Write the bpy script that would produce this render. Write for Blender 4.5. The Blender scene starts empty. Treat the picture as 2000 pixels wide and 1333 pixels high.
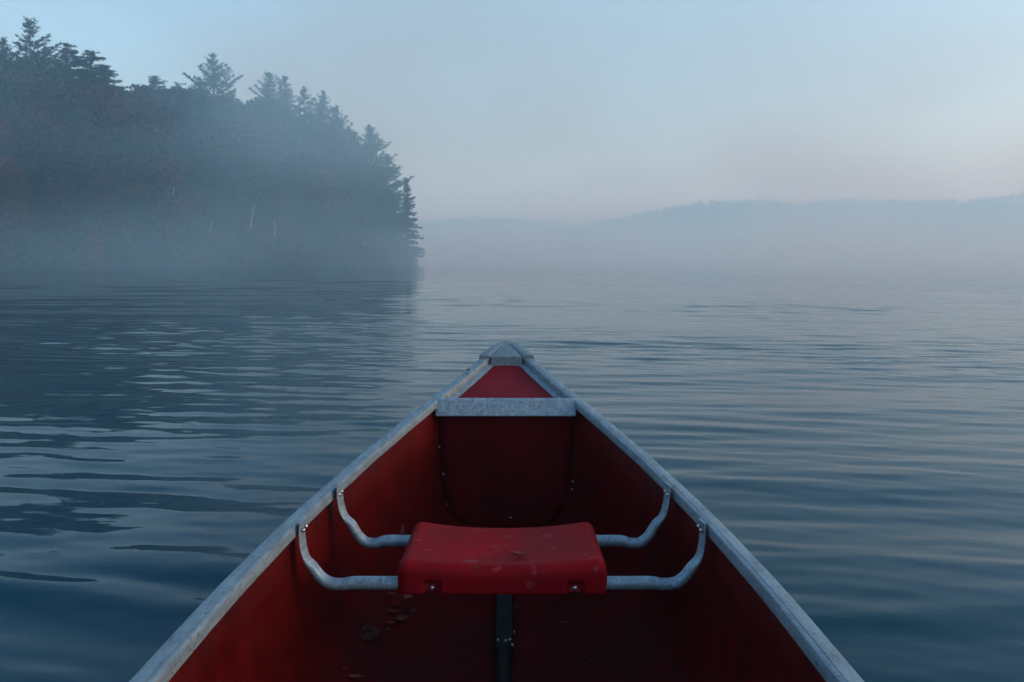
import bpy, math, random
import numpy as np
from mathutils import Vector

# ------------------------------------------------------------------ camera, sky, light, exposure
scene = bpy.context.scene
C = scene.collection
FPX, CAM_Z, HORIZON = 1555.6, 0.77, 500.0          # focal length in photo pixels, camera height, horizon row
PITCH = math.atan((666.5 - HORIZON) / FPX)
PC, PS = math.cos(PITCH), math.sin(PITCH)

cam_data = bpy.data.cameras.new('camera')
cam_data.sensor_width = 36.0
cam_data.lens = 28.0
cam_data.clip_start = 0.05
cam_data.clip_end = 6000.0
cam = bpy.data.objects.new('camera', cam_data)
C.objects.link(cam)
cam.location = (0.0, 0.0, CAM_Z)
cam.rotation_euler = (math.radians(90) - PITCH, 0.0, 0.0)
scene.camera = cam

SUN_EL, SUN_AZ = math.radians(13), math.radians(97)     # low and to the right, behind thin mist (azimuth from +Y towards +X)
world = bpy.data.worlds.new('World')
scene.world = world
world.use_nodes = True
wn = world.node_tree.nodes
wl = world.node_tree.links
wn.clear()
sky = wn.new('ShaderNodeTexSky')
sky.sky_type = 'NISHITA'
sky.sun_disc = False
sky.sun_elevation = SUN_EL
sky.sun_rotation = SUN_AZ
sky.altitude = 100.0
sky.air_density = 1.0
sky.dust_density = 3.4
sky.ozone_density = 2.9
bg = wn.new('ShaderNodeBackground')
bg.inputs['Strength'].default_value = 0.15
wo = wn.new('ShaderNodeOutputWorld')
sky_tint = wn.new('ShaderNodeMix')                    # even, slightly green-grey tint multiplied into the light of the whole sky
sky_tint.data_type = 'RGBA'
sky_tint.blend_type = 'MULTIPLY'
sky_tint.inputs['Factor'].default_value = 1.0
sky_tint.inputs[7].default_value = (0.88, 0.962, 0.905, 1)
wl.new(sky.outputs[0], sky_tint.inputs[6])
wl.new(sky_tint.outputs[2], bg.inputs['Color'])
wl.new(bg.outputs[0], wo.inputs['Surface'])

sd = bpy.data.lights.new('sun', 'SUN')
sd.energy = 0.05
sd.angle = math.radians(30)
sd.color = (1.0, 0.97, 0.94)
sun = bpy.data.objects.new('sun', sd)
C.objects.link(sun)
sun.location = (0, 60, 40)
sdir = Vector((math.sin(SUN_AZ) * math.cos(SUN_EL), math.cos(SUN_AZ) * math.cos(SUN_EL), math.sin(SUN_EL)))
sun.rotation_euler = (-sdir).to_track_quat('-Z', 'Y').to_euler()

scene.view_settings.view_transform = 'Standard'
scene.view_settings.look = 'None'
scene.view_settings.exposure = 1.6
scene.view_settings.gamma = 1.0
scene.view_settings.use_curve_mapping = False
scene.render.engine = 'CYCLES'
scene.cycles.use_denoising = True
scene.cycles.max_bounces = 8
scene.cycles.diffuse_bounces = 3
scene.cycles.glossy_bounces = 4
scene.cycles.volume_bounces = 2
scene.cycles.caustics_reflective = False

# ------------------------------------------------------------------ helpers
def ray(px, py):
    x = (px - 1000.0) / FPX
    v = -(py - 666.5) / FPX
    return x, PC + v * PS, -PS + v * PC

def at(px, py, Y):
    x, y, z = ray(px, py)
    k = Y / y
    return Vector((x * k, Y, CAM_Z + z * k))

def at_z(px, py, z0):
    x, y, z = ray(px, py)
    k = (z0 - CAM_Z) / z
    return Vector((x * k, y * k, z0))

def tag(o, label=None, cat=None, group=None, kind=None):
    if label: o['label'] = label
    if cat: o['category'] = cat
    if group: o['group'] = group
    if kind: o['kind'] = kind
    return o

def empty(name, loc):
    o = bpy.data.objects.new(name, None)
    o.empty_display_size = 0.2
    C.objects.link(o)
    o.location = loc
    return o

def root_of(o):
    while o.parent: o = o.parent
    return o

def mesh_np(name, v, faces_flat, loop_start, mat, smooth=False):
    me = bpy.data.meshes.new(name)
    v = np.asarray(v, dtype=np.float32).reshape(-1, 3)
    me.vertices.add(len(v)); me.vertices.foreach_set('co', v.ravel())
    ff = np.asarray(faces_flat, dtype=np.int32); ls = np.asarray(loop_start, dtype=np.int32)
    me.loops.add(len(ff)); me.loops.foreach_set('vertex_index', ff)
    me.polygons.add(len(ls)); me.polygons.foreach_set('loop_start', ls)
    if smooth: me.polygons.foreach_set('use_smooth', np.ones(len(ls), dtype=bool))
    me.update(calc_edges=True)
    if mat: me.materials.append(mat)
    return me

def link(name, me, parent=None, loc=(0, 0, 0)):
    o = bpy.data.objects.new(name, me)
    C.objects.link(o)
    o.location = loc
    if parent: o.parent = parent
    return o

class MB:
    """collects verts (world coordinates) and faces; build() links them as one mesh under a parent"""
    def __init__(s): s.v = []; s.f = []
    def add(s, vs, fs):
        b = len(s.v)
        s.v += [tuple(p) for p in vs]
        s.f += [tuple(i + b for i in f) for f in fs]
    def rings(s, rings, closed=True, cap0=False, cap1=False):
        n = len(rings[0]); b = len(s.v)
        for r in rings: s.v += [tuple(p) for p in r]
        for i in range(len(rings) - 1):
            for j in range(n if closed else n - 1):
                k = (j + 1) % n
                s.f.append((b + i * n + j, b + i * n + k, b + (i + 1) * n + k, b + (i + 1) * n + j))
        if cap0: s.f.append(tuple(b + j for j in range(n))[::-1])
        if cap1: s.f.append(tuple(b + (len(rings) - 1) * n + j for j in range(n)))
    def tube(s, pts, rad, seg=10):
        pts = [Vector(p) for p in pts]
        rings = []
        for i, p in enumerate(pts):
            d = (pts[min(i + 1, len(pts) - 1)] - pts[max(i - 1, 0)]).normalized()
            a = d.orthogonal().normalized() if i == 0 else (a - d * a.dot(d)).normalized()
            b = d.cross(a)
            r = rad[i] if isinstance(rad, (list, tuple)) else rad
            rings.append([p + (a * math.cos(t) + b * math.sin(t)) * r for t in [2 * math.pi * k / seg for k in range(seg)]])
        s.rings(rings, True, True, True)
    def box(s, lo, hi):
        x0, y0, z0 = lo; x1, y1, z1 = hi
        s.add([(x0, y0, z0), (x1, y0, z0), (x1, y1, z0), (x0, y1, z0), (x0, y0, z1), (x1, y0, z1), (x1, y1, z1), (x0, y1, z1)],
              [(0, 3, 2, 1), (4, 5, 6, 7), (0, 1, 5, 4), (1, 2, 6, 5), (2, 3, 7, 6), (3, 0, 4, 7)])
    def dome(s, c, n, r, h, seg=10):
        """a small rivet or bolt head: centre c, normal n"""
        n = Vector(n).normalized(); a = n.orthogonal().normalized(); b = n.cross(a); c = Vector(c)
        rings = []
        for (rr, hh) in ((1, -0.3), (1, 0.15), (.85, .6), (.5, .92), (.12, 1.0)):
            rings.append([c + n * (hh * h) + (a * math.cos(t) + b * math.sin(t)) * (r * rr) for t in [2 * math.pi * k / seg for k in range(seg)]])
        s.rings(rings, True, True, True)
    def build(s, name, mat, parent=None, smooth=False, bevel=0, angle=None):
        me = bpy.data.meshes.new(name)
        off = Vector(root_of(parent).location) if parent else Vector((0, 0, 0))
        me.from_pydata([tuple(Vector(p) - off) for p in s.v], [], s.f)
        me.update()
        import bmesh
        bm = bmesh.new(); bm.from_mesh(me)
        bmesh.ops.recalc_face_normals(bm, faces=bm.faces)
        bm.to_mesh(me); bm.free()
        if mat: me.materials.append(mat)
        if smooth:
            me.polygons.foreach_set('use_smooth', np.ones(len(me.polygons), dtype=bool))
            if angle: me.set_sharp_from_angle(angle=math.radians(angle))
        o = link(name, me, parent)
        if bevel:
            m = o.modifiers.new('bevel', 'BEVEL'); m.width = bevel; m.segments = 2; m.limit_method = 'ANGLE'; m.angle_limit = math.radians(40)
        return o

# ------------------------------------------------------------------ materials
def new_mat(name):
    m = bpy.data.materials.new(name); m.use_nodes = True
    nt = m.node_tree
    return m, nt, nt.nodes['Principled BSDF']

def tex(nt, kind, coord='Object', scale=(1, 1, 1), rot=(0, 0, 0), **inp):
    tc = nt.nodes.new('ShaderNodeTexCoord'); mp = nt.nodes.new('ShaderNodeMapping')
    mp.inputs['Scale'].default_value = scale; mp.inputs['Rotation'].default_value = rot
    nt.links.new(tc.outputs[coord], mp.inputs['Vector'])
    t = nt.nodes.new(kind)
    nt.links.new(mp.outputs[0], t.inputs['Vector'])
    for k, v in inp.items(): t.inputs[k].default_value = v
    return t

def ramp(nt, src, stops):
    r = nt.nodes.new('ShaderNodeValToRGB')
    nt.links.new(src, r.inputs['Fac'])
    e = r.color_ramp.elements
    while len(e) < len(stops): e.new(0.5)
    for i, (p, c) in enumerate(stops):
        e[i].position = p
        e[i].color = (c, c, c, 1) if isinstance(c, (int, float)) else (*c, 1)
    return r

def mix(nt, fac, a, b, mode='MIX'):
    m = nt.nodes.new('ShaderNodeMix'); m.data_type = 'RGBA'; m.blend_type = mode
    for sock, val in ((m.inputs['Factor'], fac), (m.inputs[6], a), (m.inputs[7], b)):
        if isinstance(val, (int, float)): sock.default_value = val
        elif isinstance(val, tuple): sock.default_value = (*val, 1)
        else: nt.links.new(val, sock)
    return m.outputs[2]

def bump(nt, bs, h, strength=0.3, dist=0.01):
    b = nt.nodes.new('ShaderNodeBump')
    b.inputs['Strength'].default_value = strength; b.inputs['Distance'].default_value = dist
    nt.links.new(h, b.inputs['Height']); nt.links.new(b.outputs[0], bs.inputs['Normal'])

def mat_aluminium(name, base, speck, amount=0.5, rough=0.5, metal=0.35):
    m, nt, bs = new_mat(name)
    n1 = tex(nt, 'ShaderNodeTexNoise', scale=(1, 1, 1), Scale=150.0, Detail=5.0, Roughness=0.75)
    n2 = tex(nt, 'ShaderNodeTexNoise', scale=(1, 1, 1), Scale=14.0, Detail=5.0, Roughness=0.65)
    n3 = tex(nt, 'ShaderNodeTexNoise', scale=(60, 9, 60), Scale=1.6, Detail=4.0, Roughness=0.6)
    s1 = ramp(nt, n1.outputs['Fac'], [(0.50, 0.0), (0.66, 1.0)])
    s2 = ramp(nt, n2.outputs['Fac'], [(0.36, 0.25), (0.62, 1.0)])
    fac = mix(nt, 1.0, s1.outputs[0], s2.outputs[0], 'MULTIPLY')
    fac = mix(nt, 1.0, fac, (amount, amount, amount), 'MULTIPLY')
    tone = ramp(nt, n3.outputs['Fac'], [(0.28, tuple(c * 0.66 for c in base)), (0.66, tuple(min(1, c * 1.18) for c in base))])
    col = mix(nt, fac, tone.outputs[0], speck)
    nt.links.new(col, bs.inputs['Base Color'])
    bs.inputs['Metallic'].default_value = metal
    rr = ramp(nt, n2.outputs['Fac'], [(0.3, rough - 0.12), (0.7, rough + 0.15)])
    nt.links.new(rr.outputs[0], bs.inputs['Roughness'])
    bump(nt, bs, n1.outputs['Fac'], 0.12, 0.001)
    return m

def mat_plastic(name, base, stain, rough, streak=True, stain_amt=0.5, marks=None):
    m, nt, bs = new_mat(name)
    n1 = tex(nt, 'ShaderNodeTexNoise', scale=(1, 1, 1), Scale=7.0, Detail=6.0, Roughness=0.65)
    n2 = tex(nt, 'ShaderNodeTexNoise', scale=((26, 26, 2.2) if streak else (6, 6, 6)), Scale=1.0, Detail=4.0, Roughness=0.6)
    f = ramp(nt, n2.outputs['Fac'], [(0.42, 0.0), (0.72, stain_amt)])
    g = ramp(nt, n1.outputs['Fac'], [(0.3, tuple(c * 0.62 for c in base)), (0.7, tuple(min(1, c * 1.25) for c in base))])
    col = mix(nt, f.outputs[0], g.outputs[0], stain)
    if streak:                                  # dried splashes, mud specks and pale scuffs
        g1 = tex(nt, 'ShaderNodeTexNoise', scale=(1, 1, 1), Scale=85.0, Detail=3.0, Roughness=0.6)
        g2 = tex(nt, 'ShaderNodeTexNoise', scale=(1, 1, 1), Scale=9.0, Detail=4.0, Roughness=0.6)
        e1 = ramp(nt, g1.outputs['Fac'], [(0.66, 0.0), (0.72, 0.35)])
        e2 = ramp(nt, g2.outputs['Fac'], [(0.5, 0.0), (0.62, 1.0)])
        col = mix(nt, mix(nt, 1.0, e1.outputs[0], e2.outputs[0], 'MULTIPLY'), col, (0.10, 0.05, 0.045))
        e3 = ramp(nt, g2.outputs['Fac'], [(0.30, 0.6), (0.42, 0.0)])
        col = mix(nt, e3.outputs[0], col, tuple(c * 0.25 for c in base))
    if marks:                                   # pale dried-water patches and small scuffs
        v = tex(nt, 'ShaderNodeTexNoise', scale=(26, 40, 26), Scale=1.0, Detail=1.0, Roughness=0.4)
        d = tex(nt, 'ShaderNodeTexNoise', scale=(1, 1, 1), Scale=190.0, Detail=3.0, Roughness=0.7)
        a = ramp(nt, v.outputs['Fac'], [(0.66, 0.0), (0.71, 1.0)])
        b = ramp(nt, d.outputs['Fac'], [(0.40, 0.25), (0.62, 1.0)])
        ff = mix(nt, 1.0, a.outputs[0], b.outputs[0], 'MULTIPLY')
        ff = mix(nt, 1.0, ff, (0.26, 0.26, 0.26), 'MULTIPLY')
        col = mix(nt, ff, col, marks)
    nt.links.new(col, bs.inputs['Base Color'])
    bs.inputs['Specular IOR Level'].default_value = 0.05
    r = ramp(nt, n1.outputs['Fac'], [(0.3, rough - 0.08), (0.7, rough + 0.12)])
    nt.links.new(r.outputs[0], bs.inputs['Roughness'])
    n4 = tex(nt, 'ShaderNodeTexNoise', scale=(1, 1, 1), Scale=320.0, Detail=2.0)
    bump(nt, bs, n4.outputs['Fac'], 0.10, 0.001)
    return m

def mat_leaf(name, c0, c1, scale=0.5):
    m, nt, bs = new_mat(name)
    n = tex(nt, 'ShaderNodeTexNoise', scale=(1, 1, 1), Scale=scale, Detail=4.0, Roughness=0.7)
    oi = nt.nodes.new('ShaderNodeObjectInfo')
    ad = nt.nodes.new('ShaderNodeMath'); ad.operation = 'MULTIPLY_ADD'
    ad.inputs[1].default_value = 0.7; ad.inputs[2].default_value = -0.35
    nt.links.new(oi.outputs['Random'], ad.inputs[0])
    sm = nt.nodes.new('ShaderNodeMath'); sm.operation = 'ADD'
    nt.links.new(ad.outputs[0], sm.inputs[0]); nt.links.new(n.outputs['Fac'], sm.inputs[1])
    r = ramp(nt, sm.outputs[0], [(0.3, c0), (0.7, c1)])
    nt.links.new(r.outputs[0], bs.inputs['Base Color'])
    bs.inputs['Roughness'].default_value = 0.75
    bs.inputs['Specular IOR Level'].default_value = 0.2
    return m

def mat_simple(name, c0, c1, scale=5.0, rough=0.8, detail=5.0, stretch=(1, 1, 1)):
    m, nt, bs = new_mat(name)
    n = tex(nt, 'ShaderNodeTexNoise', scale=stretch, Scale=scale, Detail=detail, Roughness=0.65)
    r = ramp(nt, n.outputs['Fac'], [(0.3, c0), (0.7, c1)])
    nt.links.new(r.outputs[0], bs.inputs['Base Color'])
    bs.inputs['Roughness'].default_value = rough
    bs.inputs['Specular IOR Level'].default_value = 0.08
    return m

M = {}
M['alu'] = mat_aluminium('weathered_aluminium', (0.175, 0.235, 0.28), (0.04, 0.055, 0.07), 1.0, 0.5, 0.3)
M['alu_speck'] = mat_aluminium('pitted_aluminium', (0.20, 0.27, 0.335), (0.03, 0.045, 0.065), 1.0, 0.5, 0.3)
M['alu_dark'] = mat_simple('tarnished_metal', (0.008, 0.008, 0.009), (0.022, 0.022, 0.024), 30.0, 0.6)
M['alu_cap'] = mat_aluminium('dull_cast_aluminium', (0.135, 0.185, 0.22), (0.03, 0.045, 0.06), 0.9, 0.55, 0.3)
M['steel'] = mat_aluminium('rivet_steel', (0.45, 0.46, 0.48), (0.1, 0.1, 0.1), 0.4, 0.3, 0.9)
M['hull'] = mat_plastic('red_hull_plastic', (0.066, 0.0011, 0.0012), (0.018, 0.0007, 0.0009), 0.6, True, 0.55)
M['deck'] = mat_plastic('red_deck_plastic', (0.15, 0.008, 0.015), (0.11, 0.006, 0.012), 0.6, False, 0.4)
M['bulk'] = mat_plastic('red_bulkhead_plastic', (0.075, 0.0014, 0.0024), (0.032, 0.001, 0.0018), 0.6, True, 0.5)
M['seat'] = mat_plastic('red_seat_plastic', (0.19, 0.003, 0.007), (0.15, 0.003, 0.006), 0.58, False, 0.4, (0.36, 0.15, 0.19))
M['pine'] = mat_leaf('pine_needles', (0.010, 0.022, 0.018), (0.026, 0.046, 0.030))
M['hemlock'] = mat_leaf('hemlock_needles', (0.010, 0.020, 0.017), (0.024, 0.042, 0.028))
M['dgreen'] = mat_leaf('dull_green_leaves', (0.012, 0.024, 0.018), (0.030, 0.040, 0.024))
M['russet'] = mat_leaf('russet_leaves', (0.024, 0.014, 0.016), (0.070, 0.025, 0.024))
M['bark'] = mat_simple('grey_bark', (0.03, 0.026, 0.023), (0.075, 0.066, 0.058), 3.0, 0.9, stretch=(4, 4, 0.6))
M['birch'] = mat_simple('pale_birch_bark', (0.18, 0.18, 0.18), (0.32, 0.32, 0.31), 2.0, 0.8, stretch=(1, 1, 6))
M['soil'] = mat_simple('forest_floor', (0.012, 0.012, 0.010), (0.028, 0.024, 0.018), 0.5, 0.95)
M['farwood'] = mat_leaf('far_woodland', (0.025, 0.036, 0.022), (0.085, 0.06, 0.035), 0.06)

# water: dark clear lake, waves are real geometry, only the finest ripples are relief
m, nt, bs = new_mat('lake_water')
bs.inputs['Base Color'].default_value = (0.0002, 0.032, 0.052, 1)
bs.inputs['Roughness'].default_value = 0.03
bs.inputs['IOR'].default_value = 1.333
bs.inputs['Specular Tint'].default_value = (0.05, 0.62, 1.0, 1)
bs.inputs['Specular IOR Level'].default_value = 0.24
n = tex(nt, 'ShaderNodeTexNoise', scale=(1.2, 6.0, 1.0), Scale=1.3, Detail=3.0, Roughness=0.55)
bump(nt, bs, n.outputs['Fac'], 0.16, 0.012)
M['water'] = m

# ------------------------------------------------------------------ canoe form
CX = -0.0175                      # centre line of the canoe
YM = 0.45                         # amidships
BT = [(0.45, .392), (.855, .389), (1.054, .386), (1.147, .383), (1.374, .3705), (1.52, .358), (1.622, .345), (1.831, .308), (2.033, .2535), (2.207, .195), (2.4, .117), (2.552, .053), (2.66, .008), (2.72, .004)]
_bx = np.array([p[0] for p in BT]); _by = np.array([p[1] for p in BT])
_sx = np.linspace(.45, 2.72, 400); _sy = np.interp(_sx, _bx, _by)
_k = np.exp(-np.linspace(-2, 2, 31) ** 2); _k /= _k.sum()
_sy = np.convolve(np.pad(_sy, 15, mode='edge'), _k, 'valid')

def fold(Y): return YM + abs(Y - YM)
def b_in(Y): return float(np.interp(fold(Y), _sx, _sy))               # half breadth at the gunwale's inner top edge
def z_g(Y):                                                          # sheer line
    f = fold(Y)
    return .29 + .17 * max(0.0, (min(f, 2.56) - 1.45) / 1.15) ** 2 + .05 * max(0.0, f - 2.56)
def z_k(Y):                                                          # keel line, inner face
    f = fold(Y)
    z = -.058
    if f > 1.75: z += .045 * ((f - 1.75) / .49) ** 2
    if f > 2.3: z += .34 * ((f - 2.3) / .38) ** 2
    return min(z, z_g(Y) - .03)
def n_sec(Y): return float(np.interp(fold(Y), [.4, 1.6, 2.2, 2.45, 2.7], [3.6, 3.8, 4.8, 3.2, 1.8]))
def section(Y, n=22):
    b = b_in(Y) + .014; zt = z_g(Y) - .008; D = zt - z_k(Y); e = 2.0 / n_sec(Y)
    pts = []
    for i in range(n + 1):
        t = (math.pi / 2) * i / n
        pts.append((b * max(0.0, math.cos(t)) ** e if i < n else 0.0, zt - D * math.sin(t) ** e))
    return pts
def half_at(Y, z, extra=0.0):
    b = b_in(Y) + .014; zt = z_g(Y) - .008; D = zt - z_k(Y); q = min(1.0, max(0.0, (zt - z) / D)); n = n_sec(Y)
    return b * (1 - q ** n) ** (1 / n) + extra

# ------------------------------------------------------------------ lake water: one sheet, real waves, hollowed under the canoe
def build_water():
    rng = np.random.default_rng(11)
    r = [0.25]
    while r[-1] < 1600:
        q = r[-1]
        r.append(q + max(0.013, min(0.00028 * q * q, 0.06 * q)))
    r = np.array(r)
    dense = np.linspace(math.radians(-43), math.radians(43), 640)
    rest = np.linspace(math.radians(43), math.radians(317), 110)[1:-1]
    th = np.concatenate([dense, rest])
    R, T = np.meshgrid(r, th, indexing='ij')
    X = R * np.sin(T); Y = R * np.cos(T)
    Z = np.zeros_like(X)
    dr = np.gradient(r)[:, None] * np.ones_like(T)
    comps = []
    for i in range(46):                               # wind ripples
        lam = math.exp(rng.normal(math.log(0.23), 0.36))
        comps.append((lam, rng.normal(math.radians(6), math.radians(9.5)), 0.0072 * rng.uniform(.5, 1.2)))
    for i in range(30):                               # fine wavelets
        lam = math.exp(rng.normal(math.log(0.105), 0.32))
        comps.append((lam, rng.normal(math.radians(6), math.radians(17)), 0.0050 * rng.uniform(.5, 1.2)))
    for i in range(12):                               # longer, very low swell
        lam = rng.uniform(0.6, 1.9)
        comps.append((lam, rng.normal(math.radians(4), math.radians(12)), 0.0060 * rng.uniform(.5, 1.2)))
    # calmer and livelier patches
    mod = np.zeros_like(X)
    for i in range(6):
        a = rng.uniform(0, 6.28); L = rng.uniform(3, 9)
        mod += np.sin(2 * math.pi * (X * math.cos(a) + Y * math.sin(a)) / L + rng.uniform(0, 6.28))
    mod = 1.0 + 0.14 * mod
    mod = np.clip(mod, 0.35, 1.7)
    calm = 1.0 / (1.0 + (R / 60.0) ** 2)
    for lam, ang, slope in comps:
        k = 2 * math.pi / lam
        amp = slope * lam / (2 * math.pi) * 1.414
        fade = np.clip((lam / (dr * 2.6)) - 1.0, 0, 1)
        ph = k * (X * math.sin(ang) + Y * math.cos(ang)) + rng.uniform(0, 6.28)
        Z += amp * fade * np.sin(ph)
    Z *= mod * (0.35 + 0.65 * calm)
    # the hollow the hull presses into the water
    near = (np.abs(X - CX) < 0.55) & (Y > -2.0) & (Y < 2.9)
    idx = np.argwhere(near)
    for i, j in idx:
        x, y = X[i, j] - CX, Y[i, j]
        f = fold(y)
        if f > 2.72: continue
        hb = b_in(y) + .03
        d = hb - abs(x)
        if d > 0: Z[i, j] = min(z_k(y) - .05, -0.10) if d > 0.004 else Z[i, j] * 0.2
        else: Z[i, j] *= min(1.0, 0.3 + 8 * -d)
    nr, nt_ = X.shape
    v = np.stack([X, Y, Z], -1).reshape(-1, 3)
    i = np.arange(nr - 1)[:, None]; j = np.arange(nt_)[None, :]; k = (j + 1) % nt_
    q = np.stack([i * nt_ + j, i * nt_ + k, (i + 1) * nt_ + k, (i + 1) * nt_ + j], -1)[:, :, ::-1].reshape(-1)
    hub = list(range(nt_))
    flat = np.concatenate([q, np.array(hub)[::-1]])
    starts = np.concatenate([np.arange(0, len(q), 4), [len(q)]])
    me = mesh_np('water', v, flat, starts, M['water'], True)
    o = link('water', me)
    tag(o, 'calm dark blue lake surface with low ripples', 'water', kind='structure')
build_water()

# ------------------------------------------------------------------ wooded headland (left) : ground
SH_A = [-3.0, -1.2, -.85, -.64, -.4, -.25, -.14, -.118]
SH_Y = [20, 40, 52, 62, 73, 82, 90, 92]
def shore_d(X, Y):
    """metres inland (positive) from the waterline"""
    a = X / max(Y, 1e-3)
    d1 = (Y - np.interp(a, SH_A, SH_Y)) * 0.85
    d2 = (-X - (10.6 + max(0, Y - 92) * 0.22)) * 0.95
    return min(d1, d2)
def ground_z(X, Y):
    d = shore_d(X, Y)
    if d < 0: return max(-0.6, d * 0.25) - 0.02
    return min(7.0, 0.08 + d * 0.16) + 0.25 * math.sin(X * .5) * math.sin(Y * .37) * min(1, d / 4)

mb = MB()
xs = np.linspace(-150, -6, 110); ys = np.linspace(36, 170, 110)
grid = [[(x, y, ground_z(x, y)) for x in xs] for y in ys]
mb.rings(grid, closed=False)
o = mb.build('shore_ground', M['soil'], None, True)
tag(o, 'dark wooded ground of the headland on the left', 'ground', kind='structure')

# ------------------------------------------------------------------ far hills
RIDGE = [(600, 447), (760, 442), (848, 436), (908, 431), (1004, 430), (1070, 437), (1136, 447), (1200, 452), (1300, 470), (1400, 492)]
RIDGE2 = [(1060, 492), (1120, 458), (1150, 446), (1184, 439), (1244, 427), (1304, 415), (1370, 405), (1448, 398), (1514, 399), (1556, 407), (1598, 401), (1640, 397), (1688, 399), (1736, 398), (1784, 403), (1820, 399), (1874, 403), (1904, 395), (1952, 393), (1988, 386), (2100, 380), (2400, 372), (2800, 380)]
def far_hill(name, ridge, Y, label, seed, DEP=140, G=2.8):
    rng = np.random.default_rng(seed)
    px = np.array([p[0] for p in ridge]); py = np.array([p[1] for p in ridge])
    a = np.linspace(px[0], px[-1], 160)
    tops = np.interp(a, px, py)
    Yr = Y + DEP                                    # ridge stands behind the shore
    ridge_pts = [at(p, q + 6, Yr) for p, q in zip(a, tops)]
    rows = []
    for t in np.linspace(0, 1, 14):
        row = []
        for g in ridge_pts:
            y = Y + DEP * t
            z = -0.3 + (g.z + 0.3) * (math.sin(t * math.pi / 2) ** 0.8)
            row.append((g.x * (1 - .12 * (1 - t)), y, z))
        rows.append(row)
    rows.append([(g.x, Yr + 90, g.z * .5) for g in ridge_pts])
    rows.append([(g.x, Yr + 180, -0.5) for g in ridge_pts])
    mb = MB(); mb.rings(rows, closed=False)
    o = mb.build(name, M['soil'], None, True)
    tag(o, label, 'hill', kind='structure')
    # woodland: many leaf clumps gathered into crowns
    A = np.array(rows[:14])                          # 14 x 160 x 3
    V = []
    for _ in range(2600):
        t = rng.uniform(0, 1) ** 0.6 * 12.99; s = rng.uniform(0, 158.99)
        i, j = int(t), int(s)
        base = A[i, j] * (1 - (s - j)) + A[i, j + 1] * (s - j)
        base = base * (1 - (t - i)) + (A[i + 1, j] * (1 - (s - j)) + A[i + 1, j + 1] * (s - j)) * (t - i)
        conifer = rng.random() < 0.22
        k = 46
        hgt = G * (rng.uniform(2.0, 3.6) if conifer else rng.uniform(1.5, 3.0)); w = G * (rng.uniform(.8, 1.3) if conifer else rng.uniform(1.5, 3.0))
        u = rng.normal(0, 1, (k, 3)); u /= np.linalg.norm(u, axis=1)[:, None]
        u *= rng.uniform(.5, 1, (k, 1))
        if conifer:
            zz = rng.uniform(0, 1, k)
            c = base + np.stack([u[:, 0] * w * 1.4 * (1 - zz), u[:, 1] * w * 1.4 * (1 - zz), zz * hgt], -1)
        else:
            c = base + u * np.array([w, w, hgt * .55]) + np.array([0, 0, hgt * .35])
        d1 = rng.normal(0, .42 * G, (k, 3)); d2 = rng.normal(0, .42 * G, (k, 3))
        V.append(np.stack([c, c + d1, c + d2], 1).reshape(-1, 3))
    V = np.concatenate(V)
    me = mesh_np('far_woodland', V, np.arange(len(V)), np.arange(0, len(V), 3), M['farwood'])
    w_ = link('far_woodland', me)
    tag(w_, label.replace('hill', 'woodland covering the hill'), 'woodland', kind='stuff')
far_hill('far_hill', RIDGE, 950, 'low distant hill fading into mist beside the headland point', 3)
far_hill('far_hill', RIDGE2, 680, 'long misty hill across the lake on the right', 5)

# ------------------------------------------------------------------ trees
def tri_blades(p, d, w, rng):
    """p, d: (n,3) base points and directions; thin pointed blades"""
    s = np.cross(d, rng.normal(0, 1, d.shape)); s /= np.linalg.norm(s, axis=1)[:, None] + 1e-9
    return np.stack([p - s * w, p + s * w, p + d], 1)

def needles_at(pts, rng, blades, L, up):
    n = len(pts)
    P = np.repeat(pts, blades, 0)
    d = rng.normal(0, 1, (n * blades, 3)); d[:, 2] = np.abs(d[:, 2]) * .6 + up
    d /= np.linalg.norm(d, axis=1)[:, None]
    d *= rng.uniform(.6, 1.15, (n * blades, 1)) * L
    return tri_blades(P, d, L * .13, rng)

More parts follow.
